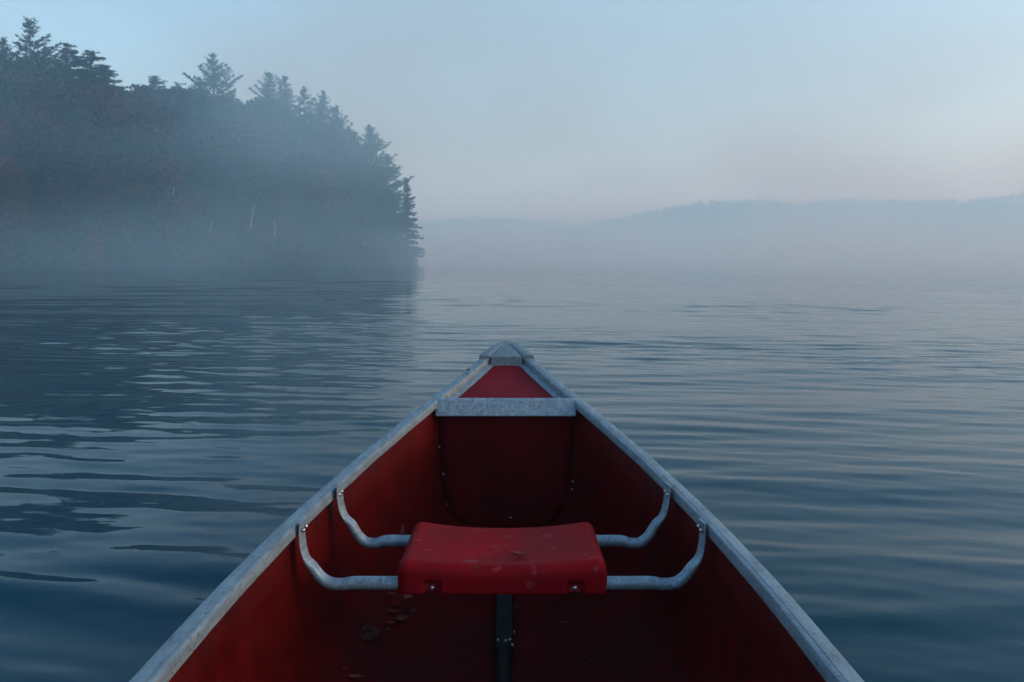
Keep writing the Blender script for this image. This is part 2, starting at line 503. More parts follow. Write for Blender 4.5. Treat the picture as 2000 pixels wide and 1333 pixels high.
def conifer(seed, H, start, rmax, kind='pine'):
    """trunk mesh, crown mesh; base at the origin, tip at height H"""
    rng = np.random.default_rng(seed)
    tr = MB()
    lean = rng.normal(0, .012, 2)
    pts = [(lean[0] * H * t ** 1.5, lean[1] * H * t ** 1.5, H * t * .985) for t in np.linspace(0, 1, 9)]
    r0 = .011 * H + .03
    tr.tube(pts, [r0 * (1 - t) ** .9 + .012 for t in np.linspace(0, 1, 9)], 8)
    tufts = []
    z = start * H
    side = rng.uniform(0, 6.28)
    while z < H - .25:
        t = (z / H - start) / (1 - start)
        if kind == 'pine':
            prof = min(1.0, (1 - t) * 2.3 + .03) ** .9 * (.93 + .07 * math.sin(t * 17 + seed))
            nb = rng.integers(5, 8); rise = .16 + .42 * t; step = rng.uniform(.36, .60)
        else:
            prof = (1 - t) ** .8 + .05
            nb = rng.integers(6, 9); rise = -.12 + .55 * t; step = rng.uniform(.20, .40)
        a0 = rng.uniform(0, 6.28); z0 = z
        for b in range(nb):
            a = a0 + b * 6.283 / nb + rng.normal(0, .25)
            z = z0 + rng.normal(0, .16)
            L = rmax * prof * (rng.uniform(.5, 1.15) if kind == 'pine' else rng.uniform(.5, 1.15)) * (1 + .22 * math.cos(a - side))
            if rng.random() < .08: L *= .4
            if L < .12: L = .12
            m = max(3, int(L / .15))
            s = np.linspace(.12, 1, m)
            bend = .18 if kind == 'pine' else -.10
            bx = np.cos(a) * L * s; by = np.sin(a) * L * s
            bz = z + L * (rise * s + bend * s ** 2) + rng.normal(0, .03, m)
            if L > .5:
                e = [(0, 0, z), (bx[m // 2], by[m // 2], bz[m // 2]), (bx[-1], by[-1], bz[-1])]
                tr.tube(e, [.018 + .012 * L, .016 + .004 * L, .01], 4)
            tufts.append(np.stack([bx, by, bz], -1)[int(m * .2):])
            # side twigs make a flat fan
            for q in np.linspace(.35, .95, max(1, int(L * (1.9 if kind == 'pine' else 2.8)))):
                for sg in (-1, 1):
                    tl = L * (1 - q * .75) * rng.uniform(.3, .6)
                    aa = a + sg * rng.uniform(.6, 1.0)
                    kk = max(2, int(tl / .13)); ss = np.linspace(.3, 1, kk)
                    tufts.append(np.stack([np.cos(a) * L * q + np.cos(aa) * tl * ss, np.sin(a) * L * q + np.sin(aa) * tl * ss,
                                           z + L * (rise * q + bend * q * q) + tl * ss * (.25 if kind == 'pine' else -.12) + rng.normal(0, .04, kk)], -1))
        z = z0 + step
    tufts.append(np.stack([np.full(6, lean[0] * H), np.full(6, lean[1] * H), np.linspace(H - 1.0, H - .2, 6)], -1))
    pts = np.concatenate(tufts)
    lx = (pts[:, 2] / H) ** 1.5 * H
    pts[:-6, 0] += lean[0] * lx[:-6]; pts[:-6, 1] += lean[1] * lx[:-6]
    if kind == 'pine': V = needles_at(pts, rng, 6, .31, .45)
    else: V = needles_at(pts, rng, 7, .27, .05)
    V = V.reshape(-1, 3)
    crown = mesh_np('crown', V, np.arange(len(V)), np.arange(0, len(V), 3), M['pine' if kind == 'pine' else 'hemlock'])
    return tr, crown

def broadleaf(seed, H, W, low, mat, leaves=7200, bare=False):
    rng = np.random.default_rng(seed)
    tr = MB()
    tr.tube([(0, 0, 0), (.05, .03, H * .3), (.1, -.05, H * .6), (.05, 0, H * .85)], [.014 * H, .011 * H, .007 * H, .02], 7)
    lobes = []
    for i in range(15):
        a = rng.uniform(0, 6.28); zz = rng.uniform(low, .93)
        rr = W * .5 * math.sqrt(max(.05, 1 - ((zz - .55) / .5) ** 2)) * rng.uniform(.3, .85)
        c = np.array([math.cos(a) * rr, math.sin(a) * rr, zz * H])
        lobes.append((c, rng.uniform(.16, .28) * W * np.array([1, 1, .8])))
        tr.tube([(.05, 0, zz * H * .72), tuple(c * np.array([.55, .55, .9])), tuple(c)], [.05, .035, .015], 5)
    lobes.append((np.array([.05, 0, H * .93]), np.array([.15 * W, .15 * W, .07 * H])))
    k = leaves // len(lobes)
    out = []
    for c, rad in lobes:
        u = rng.normal(0, 1, (k, 3)); u /= np.linalg.norm(u, axis=1)[:, None]
        p = c + u * rad * rng.uniform(.35, 1.08, (k, 1)) ** .6
        p[:, 2] = np.minimum(p[:, 2], H)
        s = .36
        d1 = rng.normal(0, 1, (k, 3)); d1 /= np.linalg.norm(d1, axis=1)[:, None]
        d2 = np.cross(d1, rng.normal(0, 1, (k, 3))); d2 /= np.linalg.norm(d2, axis=1)[:, None]
        out.append(np.stack([p - d1 * s * .6, p + d2 * s * .32, p + d1 * s * .6, p - d2 * s * .32], 1))
    V = np.concatenate(out).reshape(-1, 3)
    crown = mesh_np('crown', V, np.arange(len(V)), np.arange(0, len(V), 4), mat)
    return tr, crown

def local_mesh(mbx, name, mat):
    me = bpy.data.meshes.new(name); me.from_pydata(mbx.v, [], mbx.f); me.update()
    me.materials.append(mat)
    me.polygons.foreach_set('use_smooth', np.ones(len(me.polygons), dtype=bool))
    return me

def plant(name, loc, trunk_me, crown_me, label, cat, group, scale=(1, 1, 1), rz=0.0):
    root = empty(name, loc)
    root.rotation_euler = (0, 0, rz); root.scale = scale
    if trunk_me: link('trunk', trunk_me, root)
    if crown_me: link('crown', crown_me, root)
    tag(root, label, cat, group)
    return root

rnd = random.Random(4)
def spot(px, Y):
    x = (px - 1000) / FPX * (Y * PC + 0.0) 
    return x, Y
# trees that stand out on the skyline: (px, py of the tip, distance, crown start, crown radius, kind, label)
SKY = [
    (4, 72, 78, 0.4, 2.6, 'pine', 'tall pine cut off by the left edge of the picture'),
    (62, 34, 82, 0.42, 3.0, 'pine', 'tallest broad pine at far left, its top highest on the skyline'),
    (126, 84, 86, 0.62, 4.2, 'spruce', 'narrow pointed conifer just right of the tallest left pine'),
    (176, 97, 84, 0.6, 4.6, 'spruce', 'pointed conifer where the left group of tall trees ends'),
    (205, 138, 85, 0.66, 4.0, 'spruce', 'short conifer stepping down at the right end of the left group'),
    (300, 146, 108, 0.74, 3.4, 'spruce', 'small faint conifer tip poking up behind the low canopy'),
    (345, 160, 106, 0.76, 3.0, 'spruce', 'tiny faint conifer top just left of the big lone pine'),
    (414, 101, 88, 0.42, 3.1, 'pine', 'big lone pine standing above the canopy in the middle of the headland'),
    (519, 139, 90, 0.46, 2.6, 'pine', 'first and tallest pine of the clump right of the lone pine'),
    (560, 150, 92, 0.5, 2.1, 'pine', 'second pine of the clump, forked ragged top'),
    (594, 172, 89, 0.5, 2.0, 'pine', 'third pine of the clump, leaning into its neighbours'),
    (630, 180, 93, 0.46, 2.3, 'pine', 'fourth pine of the clump, dense upswept top'),
    (660, 208, 92, 0.44, 2.4, 'pine', 'pine where the clump begins to slope toward the point'),
    (690, 255, 94, 0.36, 2.3, 'pine', 'shorter pine on the falling slope of the headland'),
    (724, 248, 95, 0.34, 2.8, 'pine', 'pine with layered branches reaching out over the point'),
    (756, 300, 94, 0.2, 2.6, 'pine', 'low pine with flat branch layers near the point'),
    (795, 347, 93, 0.03, 1.6, 'spruce', 'last small drooping conifer at the tip of the point'),
]
for i, (px, py, Y, st, rm, kd, lab) in enumerate(SKY):
    top = at(px, py, Y)
    gz = max(ground_z(top.x, Y), 0.05)
    H = top.z - gz
    tr, crown = conifer(40 + i, H, st, rm, kd)
    plant('pine_tree' if kd == 'pine' else 'spruce_tree', (top.x, Y, gz - .05), local_mesh(tr, 'trunk', M['bark']), crown, lab, 'tree', 'conifers on the headland skyline', rz=rnd.uniform(0, 6.28) if i < 14 else 0.0)

# canopy below the skyline
CAN = [(-400, 60), (-100, 95), (0, 112), (60, 118), (100, 135), (190, 165), (215, 168), (300, 172), (370, 172), (430, 185), (480, 195), (600, 222), (650, 245), (690, 285), (740, 345), (765, 390), (785, 425), (800, 455), (815, 480)]
kinds = []
for s in range(4):
    tr, cr = broadleaf(100 + s, 12, 7.0, .22, M['dgreen']); kinds.append(('dull', local_mesh(tr, 'trunk', M['bark']), cr, 12))
for s in range(4):
    tr, cr = broadleaf(120 + s, 12, 6.5, .22, M['russet']); kinds.append(('russet', local_mesh(tr, 'trunk', M['bark']), cr, 12))
for s in range(3):
    tr, cr = conifer(140 + s, 12, .1, 2.6, 'spruce'); kinds.append(('dark', local_mesh(tr, 'trunk', M['bark']), cr, 12))
LABF = {'dull': 'dull green leafy tree within the misty headland wood', 'russet': 'russet autumn tree within the misty headland wood', 'dark': 'dark conifer within the misty headland wood'}
for row, (dd, n, lo, hi) in enumerate([(2.0, 40, 90, 215), (6, 36, 40, 120), (11, 34, 12, 60), (17, 34, 0, 26), (25, 30, 0, 12)]):
    for k in range(n):
        px = -60 + (870 * (k + rnd.uniform(-.35, .35)) / n) - row * 6
        a = (px - 1000) / FPX
        Y0 = float(np.interp(a, SH_A, SH_Y)) + dd + rnd.uniform(-1, 2.5)
        X = a * Y0
        if shore_d(X, Y0) < .4: continue
        pyt = np.interp(px, [c[0] for c in CAN], [c[1] for c in CAN]) + rnd.uniform(lo, hi)
        top = at(px, min(pyt, 488), Y0)
        gz = ground_z(top.x, Y0)
        H = top.z - gz
        if H < 1.6: continue
        w = rnd.random()
        kd = rnd.choice(kinds[4:8]) if w < .36 else (rnd.choice(kinds[:4]) if w < .78 else rnd.choice(kinds[8:]))
        sc = H / kd[3]
        wide = max(.34, min(1.15, sc * rnd.uniform(.85, 1.15)))
        plant('broadleaf_tree' if kd[0] != 'dark' else 'spruce_tree', (top.x, Y0, gz - .05), kd[1], kd[2], LABF[kd[0]], 'tree', kd[0] + ' trees in the headland wood', (wide, wide, sc), rnd.uniform(0, 6.28))

# shrubs along the waterline
shr = []
for s in range(4):
    tr, cr = broadleaf(160 + s, 2.4, 2.6, .12, M['dgreen' if s % 2 else 'russet'], 1000); shr.append((local_mesh(tr, 'trunk', M['bark']), cr, s % 2))
for k in range(74):
    px = -70 + 885 * (k + rnd.uniform(-.4, .4)) / 74
    a = (px - 1000) / FPX
    Y0 = float(np.interp(a, SH_A, SH_Y)) + rnd.uniform(-.3, .9)
    X = a * Y0
    s = rnd.choice(shr); f = rnd.uniform(.6, 1.35) * (0.55 if px > 790 else 1)
    plant('shrub', (X, Y0, max(-.02, ground_z(X, Y0)) - .03), s[0], s[1], 'low green shrub on the misty shore of the headland' if s[2] else 'low russet shrub on the misty shore of the headland', 'shrub', 'green shrubs along the headland shore' if s[2] else 'russet shrubs along the headland shore', (f, f, f * rnd.uniform(.7, 1.2)), rnd.uniform(0, 6.28))

# pale bare trunks at the edge of the wood
BARE = [
    ([(56, 508), (55, 470), (52, 435), (45, 405)], [[(53, 445), (40, 420), (33, 412)]], 'bare pale trunk bending left near the left edge of the shore'),
    ([(332, 505), (334, 460), (334, 410), (340, 365), (352, 325)], [[(336, 425), (346, 410), (349, 405)], [(334, 440), (328, 380), (322, 340)]], 'pale forked birch trunk in the middle of the headland shore'),
    ([(408, 508), (408, 470), (412, 440), (415, 430)], [[(409, 492), (418, 480)]], 'short pale birch with a low side branch under the lone pine'),
    ([(482, 505), (487, 460), (493, 415), (496, 385)], [[(492, 415), (502, 395)]], 'slender pale trunk leaning right under the pine clump'),
    ([(537, 505), (537, 460), (536, 420), (534, 385)], [], 'straight thin pale trunk right of the leaning one'),
    ([(296, 503), (294, 470), (291, 440)], [], 'thin pale trunk just left of the forked birch'),
]
for pts, brs, lab in BARE:
    a = (pts[0][0] - 1000) / FPX
    Yb = float(np.interp(a, SH_A, SH_Y)) + 1.1
    base = at(pts[0][0], pts[0][1], Yb); base.z = ground_z(base.x, Yb) - .05
    root = empty('birch_tree', base)
    P = [base] + [at(p[0], p[1], Yb + .15 * i) for i, p in enumerate(pts[1:])]
    mb = MB(); mb.tube(P, [.13 - .095 * i / (len(P) - 1) for i in range(len(P))], 8); mb.build('trunk', M['birch'], root, True)
    for b in brs:
        mb = MB(); Q = [at(p[0], p[1], Yb + .1) for p in b]; mb.tube(Q, [.055 - .035 * i / (len(Q) - 1) for i in range(len(Q))], 6); mb.build('branch', M['birch'], root, True)
    tag(root, lab, 'tree', 'bare pale trunks along the headland shore')

# ------------------------------------------------------------------ canoe
canoe = empty('canoe', (CX, YM, -0.06))
tag(canoe, 'red canoe with weathered aluminium gunwales, seen from inside toward the bow', 'canoe')

def W(x, y, z): return (CX + x, y, z)

# hull skin
mb = MB()
ysec = [YM + s * f for s, f in [(-1, q) for q in np.linspace(2.235, 0, 80)[:-1]] + [(1, q) for q in np.linspace(0, 2.235, 80)]]
rings = []
for Y in ysec:
    s = section(Y)
    rings.append([W(x, Y, z) for x, z in s] + [W(-x, Y, z) for x, z in s[-2::-1]])
mb.rings(rings, closed=False)
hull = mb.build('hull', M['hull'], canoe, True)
sm = hull.modifiers.new('thickness', 'SOLIDIFY'); sm.thickness = 0.004; sm.offset = 0.0

# gunwales
PROF = [(0, -.020), (0, -.004), (.0012, -.0012), (.0035, 0), (.0075, .0002), (.0086, -.0012), (.0097, .0), (.026, .0006), (.0285, -.0006), (.030, -.0035), (.030, -.021), (.024, -.023)]
def gun_ring(Y, sd, prof):
    e = 1e-3
    db = (b_in(Y + e) - b_in(Y - e)) / (2 * e)
    nx, ny = 1.0, -db
    l = math.hypot(nx, ny); nx, ny = nx / l, ny / l
    return [W(sd * (b_in(Y) + nx * u), Y + ny * u, z_g(Y) + v) for u, v in prof]
for sd in (-1, 1):
    mb = MB()
    ys = YM + np.concatenate([-np.linspace(2.125, 0, 90)[:-1], np.linspace(0, 2.125, 90)])
    mb.rings([gun_ring(Y, sd, PROF) for Y in ys], True, True, True)
    mb.build('gunwale', M['alu'], canoe, True, angle=32)
    mb = MB()                                             # angled flange that carries the deck plate
    FL = [(-.0005, -.019), (-.0005, -.0245), (-.016, -.0275), (-.016, -.0255)]
    mb.rings([gun_ring(Y, sd, FL) for Y in np.linspace(2.235, 2.555, 24)], True, True, True)
    mb.build('deck_flange', M['alu'], canoe, True, angle=30)

# bow deck plate
mb = MB()
top, bot = [], []
for Y in np.linspace(2.225, 2.565, 20):
    h = max(.004, b_in(Y) - .003)
    row = [W(x, Y, z_g(Y) - .0265 + .004 * (1 - (x / h) ** 2)) for x in np.linspace(-h, h, 13)]
    top.append(row); bot.append([(p[0], p[1], p[2] - .006) for p in row])
mb.rings(top, closed=False); 
o = mb.build('deck_plate', M['deck'], canoe, True)
sm = o.modifiers.new('thickness', 'SOLIDIFY'); sm.thickness = 0.004; sm.offset = -1

# bow thwart (aluminium bar across the front of the deck)
mb = MB()
rings = []
HW = .196
TP = [(2.232, .3665), (2.228, .3690), (2.222, .3690), (2.216, .3660), (2.197, .3290), (2.196, .3245), (2.199, .3215), (2.206, .3225), (2.208, .3275), (2.224, .3600)]
for x, sh in [(-HW - .0005, .006), (-HW + .001, .002), (-HW + .006, 0)] + [(q, 0) for q in np.linspace(-HW + .02, HW - .02, 12)] + [(HW - .006, 0), (HW - .001, .002), (HW + .0005, .006)]:
    cy, cz = 2.212, .345
    rings.append([W(x, cy + (y - cy) * (1 - sh * 12), cz + (z - cz) * (1 - sh * 12)) for y, z in TP])
mb.rings(rings, True, True, True)
mb.build('thwart', M['alu_speck'], canoe, True, angle=35)

# flotation bulkhead under the thwart, a hair smaller than the hull so the seam shows
mb = MB()
def bulk_y(z): return 2.236 + .012 * (.33 - z)
rows = []
zb = z_k(2.24) + .004
for z in np.concatenate([np.linspace(.355, zb + .06, 24), zb + .06 * (1 - np.linspace(0, 1, 24)[1:] ** .5)[::1]]):
    Y = bulk_y(z); h = max(.01, half_at(Y, z, -.0052))
    rows.append([W(x, Y - .006 * math.cos(x / max(h, .05) * 1.5) , z) for x in np.linspace(-h, h, 15)])
mb.rings(rows, closed=False)
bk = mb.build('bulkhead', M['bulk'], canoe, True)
sm = bk.modifiers.new('thickness', 'SOLIDIFY'); sm.thickness = 0.004; sm.offset = 1
for px, py in [(873, 985), (866, 926), (858, 873), (1119, 941), (1118, 956), (997, 1011), (988, 1034), (996, 1034)]:
    p = at(px, py, 2.226)
    mb = MB(); mb.dome((p.x, p.y, p.z), (0, -1, .1), .0032, .0022, 8); mb.build('rivet', M['steel'], bk, True)

# bow cap: raised rim round a triangular plate, and its rear face
def bow_cap(flip):
    def Yf(y): return y if not flip else 2 * YM - y
    def side(L):
        pts = []
        for px, py, y in L:
            p = at(px, py, y); pts.append((abs(p.x - CX) if px != 988 else 0.0, y, p.z))
        return pts + [(-x, y, z) for x, y, z in pts[-2::-1]]
    o_ = side([(936, 694, 2.540), (939.5, 690, 2.562), (947, 684.5, 2.598), (955, 679, 2.632), (963.5, 673.6, 2.664), (973, 669.6, 2.690), (981, 667.6, 2.706), (988, 667, 2.712)])
    i_ = side([(956.5, 696.5, 2.540), (958.5, 694.0, 2.552), (964, 689.4, 2.580), (970, 684.2, 2.610), (976, 679.4, 2.638), (980.5, 676.4, 2.656), (984.5, 674.6, 2.668), (988, 674, 2.673)])
    rings = []
    for k in range(len(o_)):
        (ox, oy, oz), (ix, iy, iz) = o_[k], i_[k]
        L = lambda t: (ox + (ix - ox) * t, oy + (iy - oy) * t, oz + (iz - oz) * t)
        m1, m2 = L(.10), L(.92)
        rings.append([W(ox, Yf(oy), oz - .032), W(ox, Yf(oy), oz - .003), W(m1[0], Yf(m1[1]), m1[2] + .0005), W(m2[0], Yf(m2[1]), m2[2] + .0015), W(ix, Yf(iy), iz - .0005), W(ix, Yf(iy), iz - .014)])
    mb = MB(); mb.rings(rings, True, True, True)
    cap = mb.build('bow_cap' if not flip else 'stern_cap', M['alu_cap'], canoe, True, angle=50)
    mb = MB()
    pl = [(x * .93, 2.537 + (y - 2.540) * .955, z - .0025 + .004 * (1 - abs(x) / .055)) for x, y, z in i_]
    n = len(pl)
    topv = [W(x, Yf(y), z) for x, y, z in pl]
    cen = [W(x * .5, Yf(2.537 + (y - 2.537) * .5), z * .5 + pl[0][2] * .5 + .002) for x, y, z in pl]
    mid = W(0, Yf(2.537), pl[0][2] + .003)
    botv = [W(x, Yf(y), min(z, pl[0][2]) - .030) for x, y, z in pl]
    mb.rings([botv, topv, cen], False)
    mb.add(cen + [mid], [tuple(range(n)) ])
    mb.add([topv[0], botv[0], botv[-1], topv[-1], cen[-1], cen[0]], [(0, 1, 2, 3, 4, 5)])
    mb.build('cap_plate', M['alu_cap'], cap, True, angle=30)
bow_cap(False); bow_cap(True)

# keel tube along the floor
def floor_z(Y): return z_k(Y)
mb = MB()
rings = []
for Y in np.concatenate([np.linspace(-1.2, 1.585, 40)]):
    rings.append([W(.0155 * math.cos(t), Y, floor_z(Y) + .013 + .0145 * math.sin(t)) for t in np.linspace(0, 2 * math.pi, 15)[:-1]])
mb.rings(rings, True, True, True)
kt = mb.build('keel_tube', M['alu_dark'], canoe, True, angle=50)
mb = MB()
rings = []
for Y in np.linspace(1.57, 2.06, 20):
    rings.append([W(x, Y, floor_z(Y) + z) for x, z in [(-.021, .002), (-.021, .014), (-.0165, .024), (.0165, .024), (.021, .014), (.021, .002)]])
mb.rings(rings, True, True, True)
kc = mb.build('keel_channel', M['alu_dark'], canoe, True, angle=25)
for x, Y, z in [(-.012, 1.597, .0245), (.013, 1.60, .0245), (.0215, 1.66, .012), (.018, 1.582, .022), (.004, 1.595, .0245)]:
    mb = MB(); mb.dome(W(x, Y, floor_z(Y) + z), (0 if abs(x) < .02 else 1, -.3, 1), .0035, .003, 8); mb.build('rivet', M['steel'], kc, True)

# seat frame tubes
def catmull(P, n):
    out = []
    Q = [P[0]] + P + [P[-1]]
    for i in range(1, len(Q) - 2):
        for t in np.linspace(0, 1, n, endpoint=False):
            a, b, c, d = Q[i - 1], Q[i], Q[i + 1], Q[i + 2]
            out.append(tuple(0.5 * (2 * b[k] + (-a[k] + c[k]) * t + (2 * a[k] - 5 * b[k] + 4 * c[k] - d[k]) * t * t + (-a[k] + 3 * b[k] - 3 * c[k] + d[k]) * t ** 3) for k in range(len(b))))
    out.append(P[-1])
    return out

def seat_tube(Y, pix):
    # (px, py, half width along the canoe, half thickness, dent)
    P = []
    for px, py, wy, th, dent in pix:
        p = at(px, py, Y)
        P.append((p.x - CX, p.z, wy, th, dent))
    L = catmull(P, 6)
    L2 = L + [(-x, z, a, b, d) for x, z, a, b, d in L[::-1]]
    rings = []
    for i, (x, z, a, b, d) in enumerate(L2):
        x0, z0 = L2[max(0, i - 1)][:2]; x1, z1 = L2[min(len(L2) - 1, i + 1)][:2]
        tx, tz = x1 - x0, z1 - z0
        l = math.hypot(tx, tz); tx, tz = tx / l, tz / l
        nx, nz = -tz, tx                           # upper side of the bend
        if nz < 0 and abs(tx) > .5: nx, nz = -nx, -nz
        ring = []
        for k in range(24):
            t = 2 * math.pi * k / 24
            u, v = math.cos(t) * a, math.sin(t) * b
            v -= d * math.exp(-((t - math.pi / 2) / .38) ** 2)
            yy = Y + u
            if abs(z - z_g(Y)) < .05 or a > .0125:      # flattened end follows the gunwale's direction
                e = 1e-3; db = (b_in(Y + e) - b_in(Y - e)) / (2 * e)
                sk = db * u * (1 if x > 0 else -1) * min(1, max(0, (a - .0125) / .003))
            else: sk = 0
            ring.append(W(x + nx * v + sk, yy, z + nz * v))
        rings.append(ring)
    mb = MB(); mb.rings(rings, True, True, True)
    tb = mb.build('seat_tube', M['alu_speck'], canoe, True, angle=50)
    return tb, L
NEAR = [(590, 1018, .0160, .0028, 0), (590, 1045, .0160, .0028, 0), (593, 1072, .0158, .0032, 0), (599, 1092, .0145, .0055, .001), (611, 1108, .0135, .0095, .004), (627, 1128, .0130, .0105, .006), (645, 1139, .0128, .0110, .006), (668, 1141, .0125, .0112, .004), (690, 1139, .0123, .0120, 0), (740, 1139, .0122, .0122, 0), (800, 1139, .0122, .0122, 0), (900, 1139, .0122, .0122, 0)]
FAR = [(663, 945, .0160, .0028, 0), (664, 968, .0160, .0028, 0), (668, 993, .0158, .0032, 0), (675, 1011, .0145, .0055, .001), (687, 1025, .0135, .0095, .004), (700, 1046, .0130, .0105, .006), (715, 1059, .0128, .0110, .006), (735, 1061, .0125, .0112, .004), (753, 1057, .0123, .0120, 0), (790, 1057, .0122, .0122, 0), (850, 1057, .0122, .0122, 0), (920, 1057, .0122, .0122, 0)]
for Y, pix in ((1.395, NEAR), (1.600, FAR)):
    tb, L = seat_tube(Y, pix)
    for sd in (-1, 1):
        e = 1e-3; db = (b_in(Y + e) - b_in(Y - e)) / (2 * e)
        for dy in (-.007, .007):
            x = b_in(Y) - .0115 + db * dy
            mb = MB(); mb.dome(W(sd * x, Y + dy, z_g(Y) - .0095 + dy * .2), (-sd, -.35, .25), .0044, .0035, 8)
            mb.build('rivet', M['steel'], tb, True)

# moulded seat
def build_seat():
    hw, yn, yf = .1895, 1.372, 1.640
    def zt(x, y):
        t = (y - yn) / (yf - yn)
        return .2145 - .0135 * t + (.013 + .004 * t) * (abs(x) / hw) ** 2.2 - .003 * math.sin(math.pi * t)
    prof = []                                   # (y, kind, value): from the near bottom edge up, over and down the far side
    R = .020
    for v in np.linspace(0, 1, 9)[:-1]: prof.append(('n', v))
    for a in np.linspace(0, 90, 8): prof.append(('cn', a))
    for v in np.linspace(0, 1, 14)[1:-1]: prof.append(('t', v))
    for a in np.linspace(0, 90, 8): prof.append(('cf', a))
    for v in np.linspace(0, 1, 6)[1:]: prof.append(('f', v))
    rows = []
    E = .022
    xs = [-hw + E * (1 - math.cos(q)) for q in np.linspace(.12, math.pi / 2, 9)]
    xs = xs + list(np.linspace(-hw + E, hw - E, 120)[1:-1]) + [-q for q in xs[::-1]]
    zb = .166
    for x in xs:
        over = max(0.0, abs(x) - (hw - E))
        ins = E - math.sqrt(max(0, E * E - over * over))
        row = []
        for kd, v in prof:
            y0, y1 = yn + ins * .7, yf - ins * .7
            t0 = zt(x, y0) - ins * .95; t1 = zt(x, y1) - ins * .95
            if kd == 'n': y, z = y0, zb + (t0 - R - zb) * v
            elif kd == 'cn':
                a = math.radians(v); y, z = y0 + R * (1 - math.cos(a)), t0 - R + R * math.sin(a)
            elif kd == 't':
                y = y0 + R + (y1 - y0 - 2 * R) * v; z = zt(x, y) - ins * .95
                z = max(z, min(t0, t1) - .01)
            elif kd == 'cf':
                a = math.radians(90 - v); y, z = y1 - R * (1 - math.cos(a)), t1 - R + R * math.sin(a)
            else: y, z = y1, zb + .006 + (t1 - R - zb - .006) * (1 - v)
            if kd == 'n':                       # recesses round the two bolts
                for nx in (-.126, .131):
                    w = max(0, 1 - (abs(x - nx) / .0175) ** 6) * max(0, 1 - (max(0, z - zb) / .0235) ** 6)
                    y += .010 * w
            row.append(W(x, y, z))
        rows.append(row)
    mb = MB(); mb.rings(rows, closed=False)
    n = len(prof)
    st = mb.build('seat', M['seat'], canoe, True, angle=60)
    sm = st.modifiers.new('thickness', 'SOLIDIFY'); sm.thickness = 0.003; sm.offset = -1
    for nx in (-.126, .131):
        mb = MB(); mb.dome(W(nx, yn + .0095, .1745), (0, -1, .1), .0050, .0045, 10)
        mb.build('bolt', M['steel'], st, True)
    return zt
seat_z = build_seat()

# ------------------------------------------------------------------ fallen leaves, each its own thing
def leaf_mat(name, c):
    return mat_simple(name, tuple(q * .7 for q in c), tuple(q * 1.15 for q in c), 60.0, 0.7)
LM = {'brown': leaf_mat('brown_leaf', (.060, .024, .016)), 'red': leaf_mat('red_leaf', (.13, .006, .009)), 'pale': leaf_mat('pale_pink_leaf', (.16, .040, .036)), 'tan': leaf_mat('tan_leaf', (.10, .028, .018))}
def oval_leaf(L, Wd, curl, seed):
    r = random.Random(seed); mb = MB(); rows = []
    for i in range(11):
        t = i / 10
        w = Wd * .5 * (math.sin(math.pi * min(1, t ** .85)) ** .8) + .0003
        z = curl * L * (t - .5) ** 2 * 2 + .0015
        rows.append([(L * (t - .5), w * s * 1.0, z + abs(s) * w * (.5 + .5 * curl) + r.uniform(-.0006, .0006)) for s in (-1, -.5, 0, .5, 1)])
    mb.rings(rows, closed=False)
    mb.tube([(-L * .5, 0, rows[0][2][2]), (-L * .66, .002, .002 + curl * L * .4)], [.0007, .0005], 5)
    return mb
def maple_leaf(L, seed):
    r = random.Random(seed); mb = MB()
    out = [(0, -.5), (.1, -.42), (.34, -.46), (.27, -.26), (.52, -.06), (.36, .0), (.44, .22), (.22, .16), (.16, .36), (0, .56)]
    out = out + [(-x, y) for x, y in out[-2:0:-1]]
    n = len(out)
    P = [(x * L, y * L, .006 * math.sin(x * 9) + .012 * abs(x) + r.uniform(-.002, .003) + .004) for x, y in out]
    I = [(x * L * .5, y * L * .5, .004 + r.uniform(0, .003)) for x, y in out]
    mb.rings([P, I], True); mb.add(I, [tuple(range(n))])
    mb.tube([(0, -.48 * L, .004), (.1 * L, -.8 * L, .003), (.22 * L, -1.0 * L, .006)], [.0011, .0009, .0008], 5)
    return mb
def put_leaf(mbx, p, rz, tilt, mat, label, name='leaf', roll=0.0):
    me = local_mesh(mbx, name, mat)
    o = link(name, me, None, p)
    o.rotation_euler = (tilt, roll, rz)
    sm = o.modifiers.new('thickness', 'SOLIDIFY'); sm.thickness = 0.0006
    tag(o, label, 'leaf', 'fallen leaves in the canoe')
def on_floor(px, py):
    z = -.055
    for _ in range(6):
        p = at_z(px, py, z); x = abs(p.x - CX); Y = p.y
        b = b_in(Y) + .014; n = n_sec(Y); D = z_g(Y) - .008 - z_k(Y)
        q = max(0, 1 - min(.999, x / b) ** n) ** (1 / n)
        z = z_g(Y) - .008 - D * q + .003
    return at_z(px, py, z)
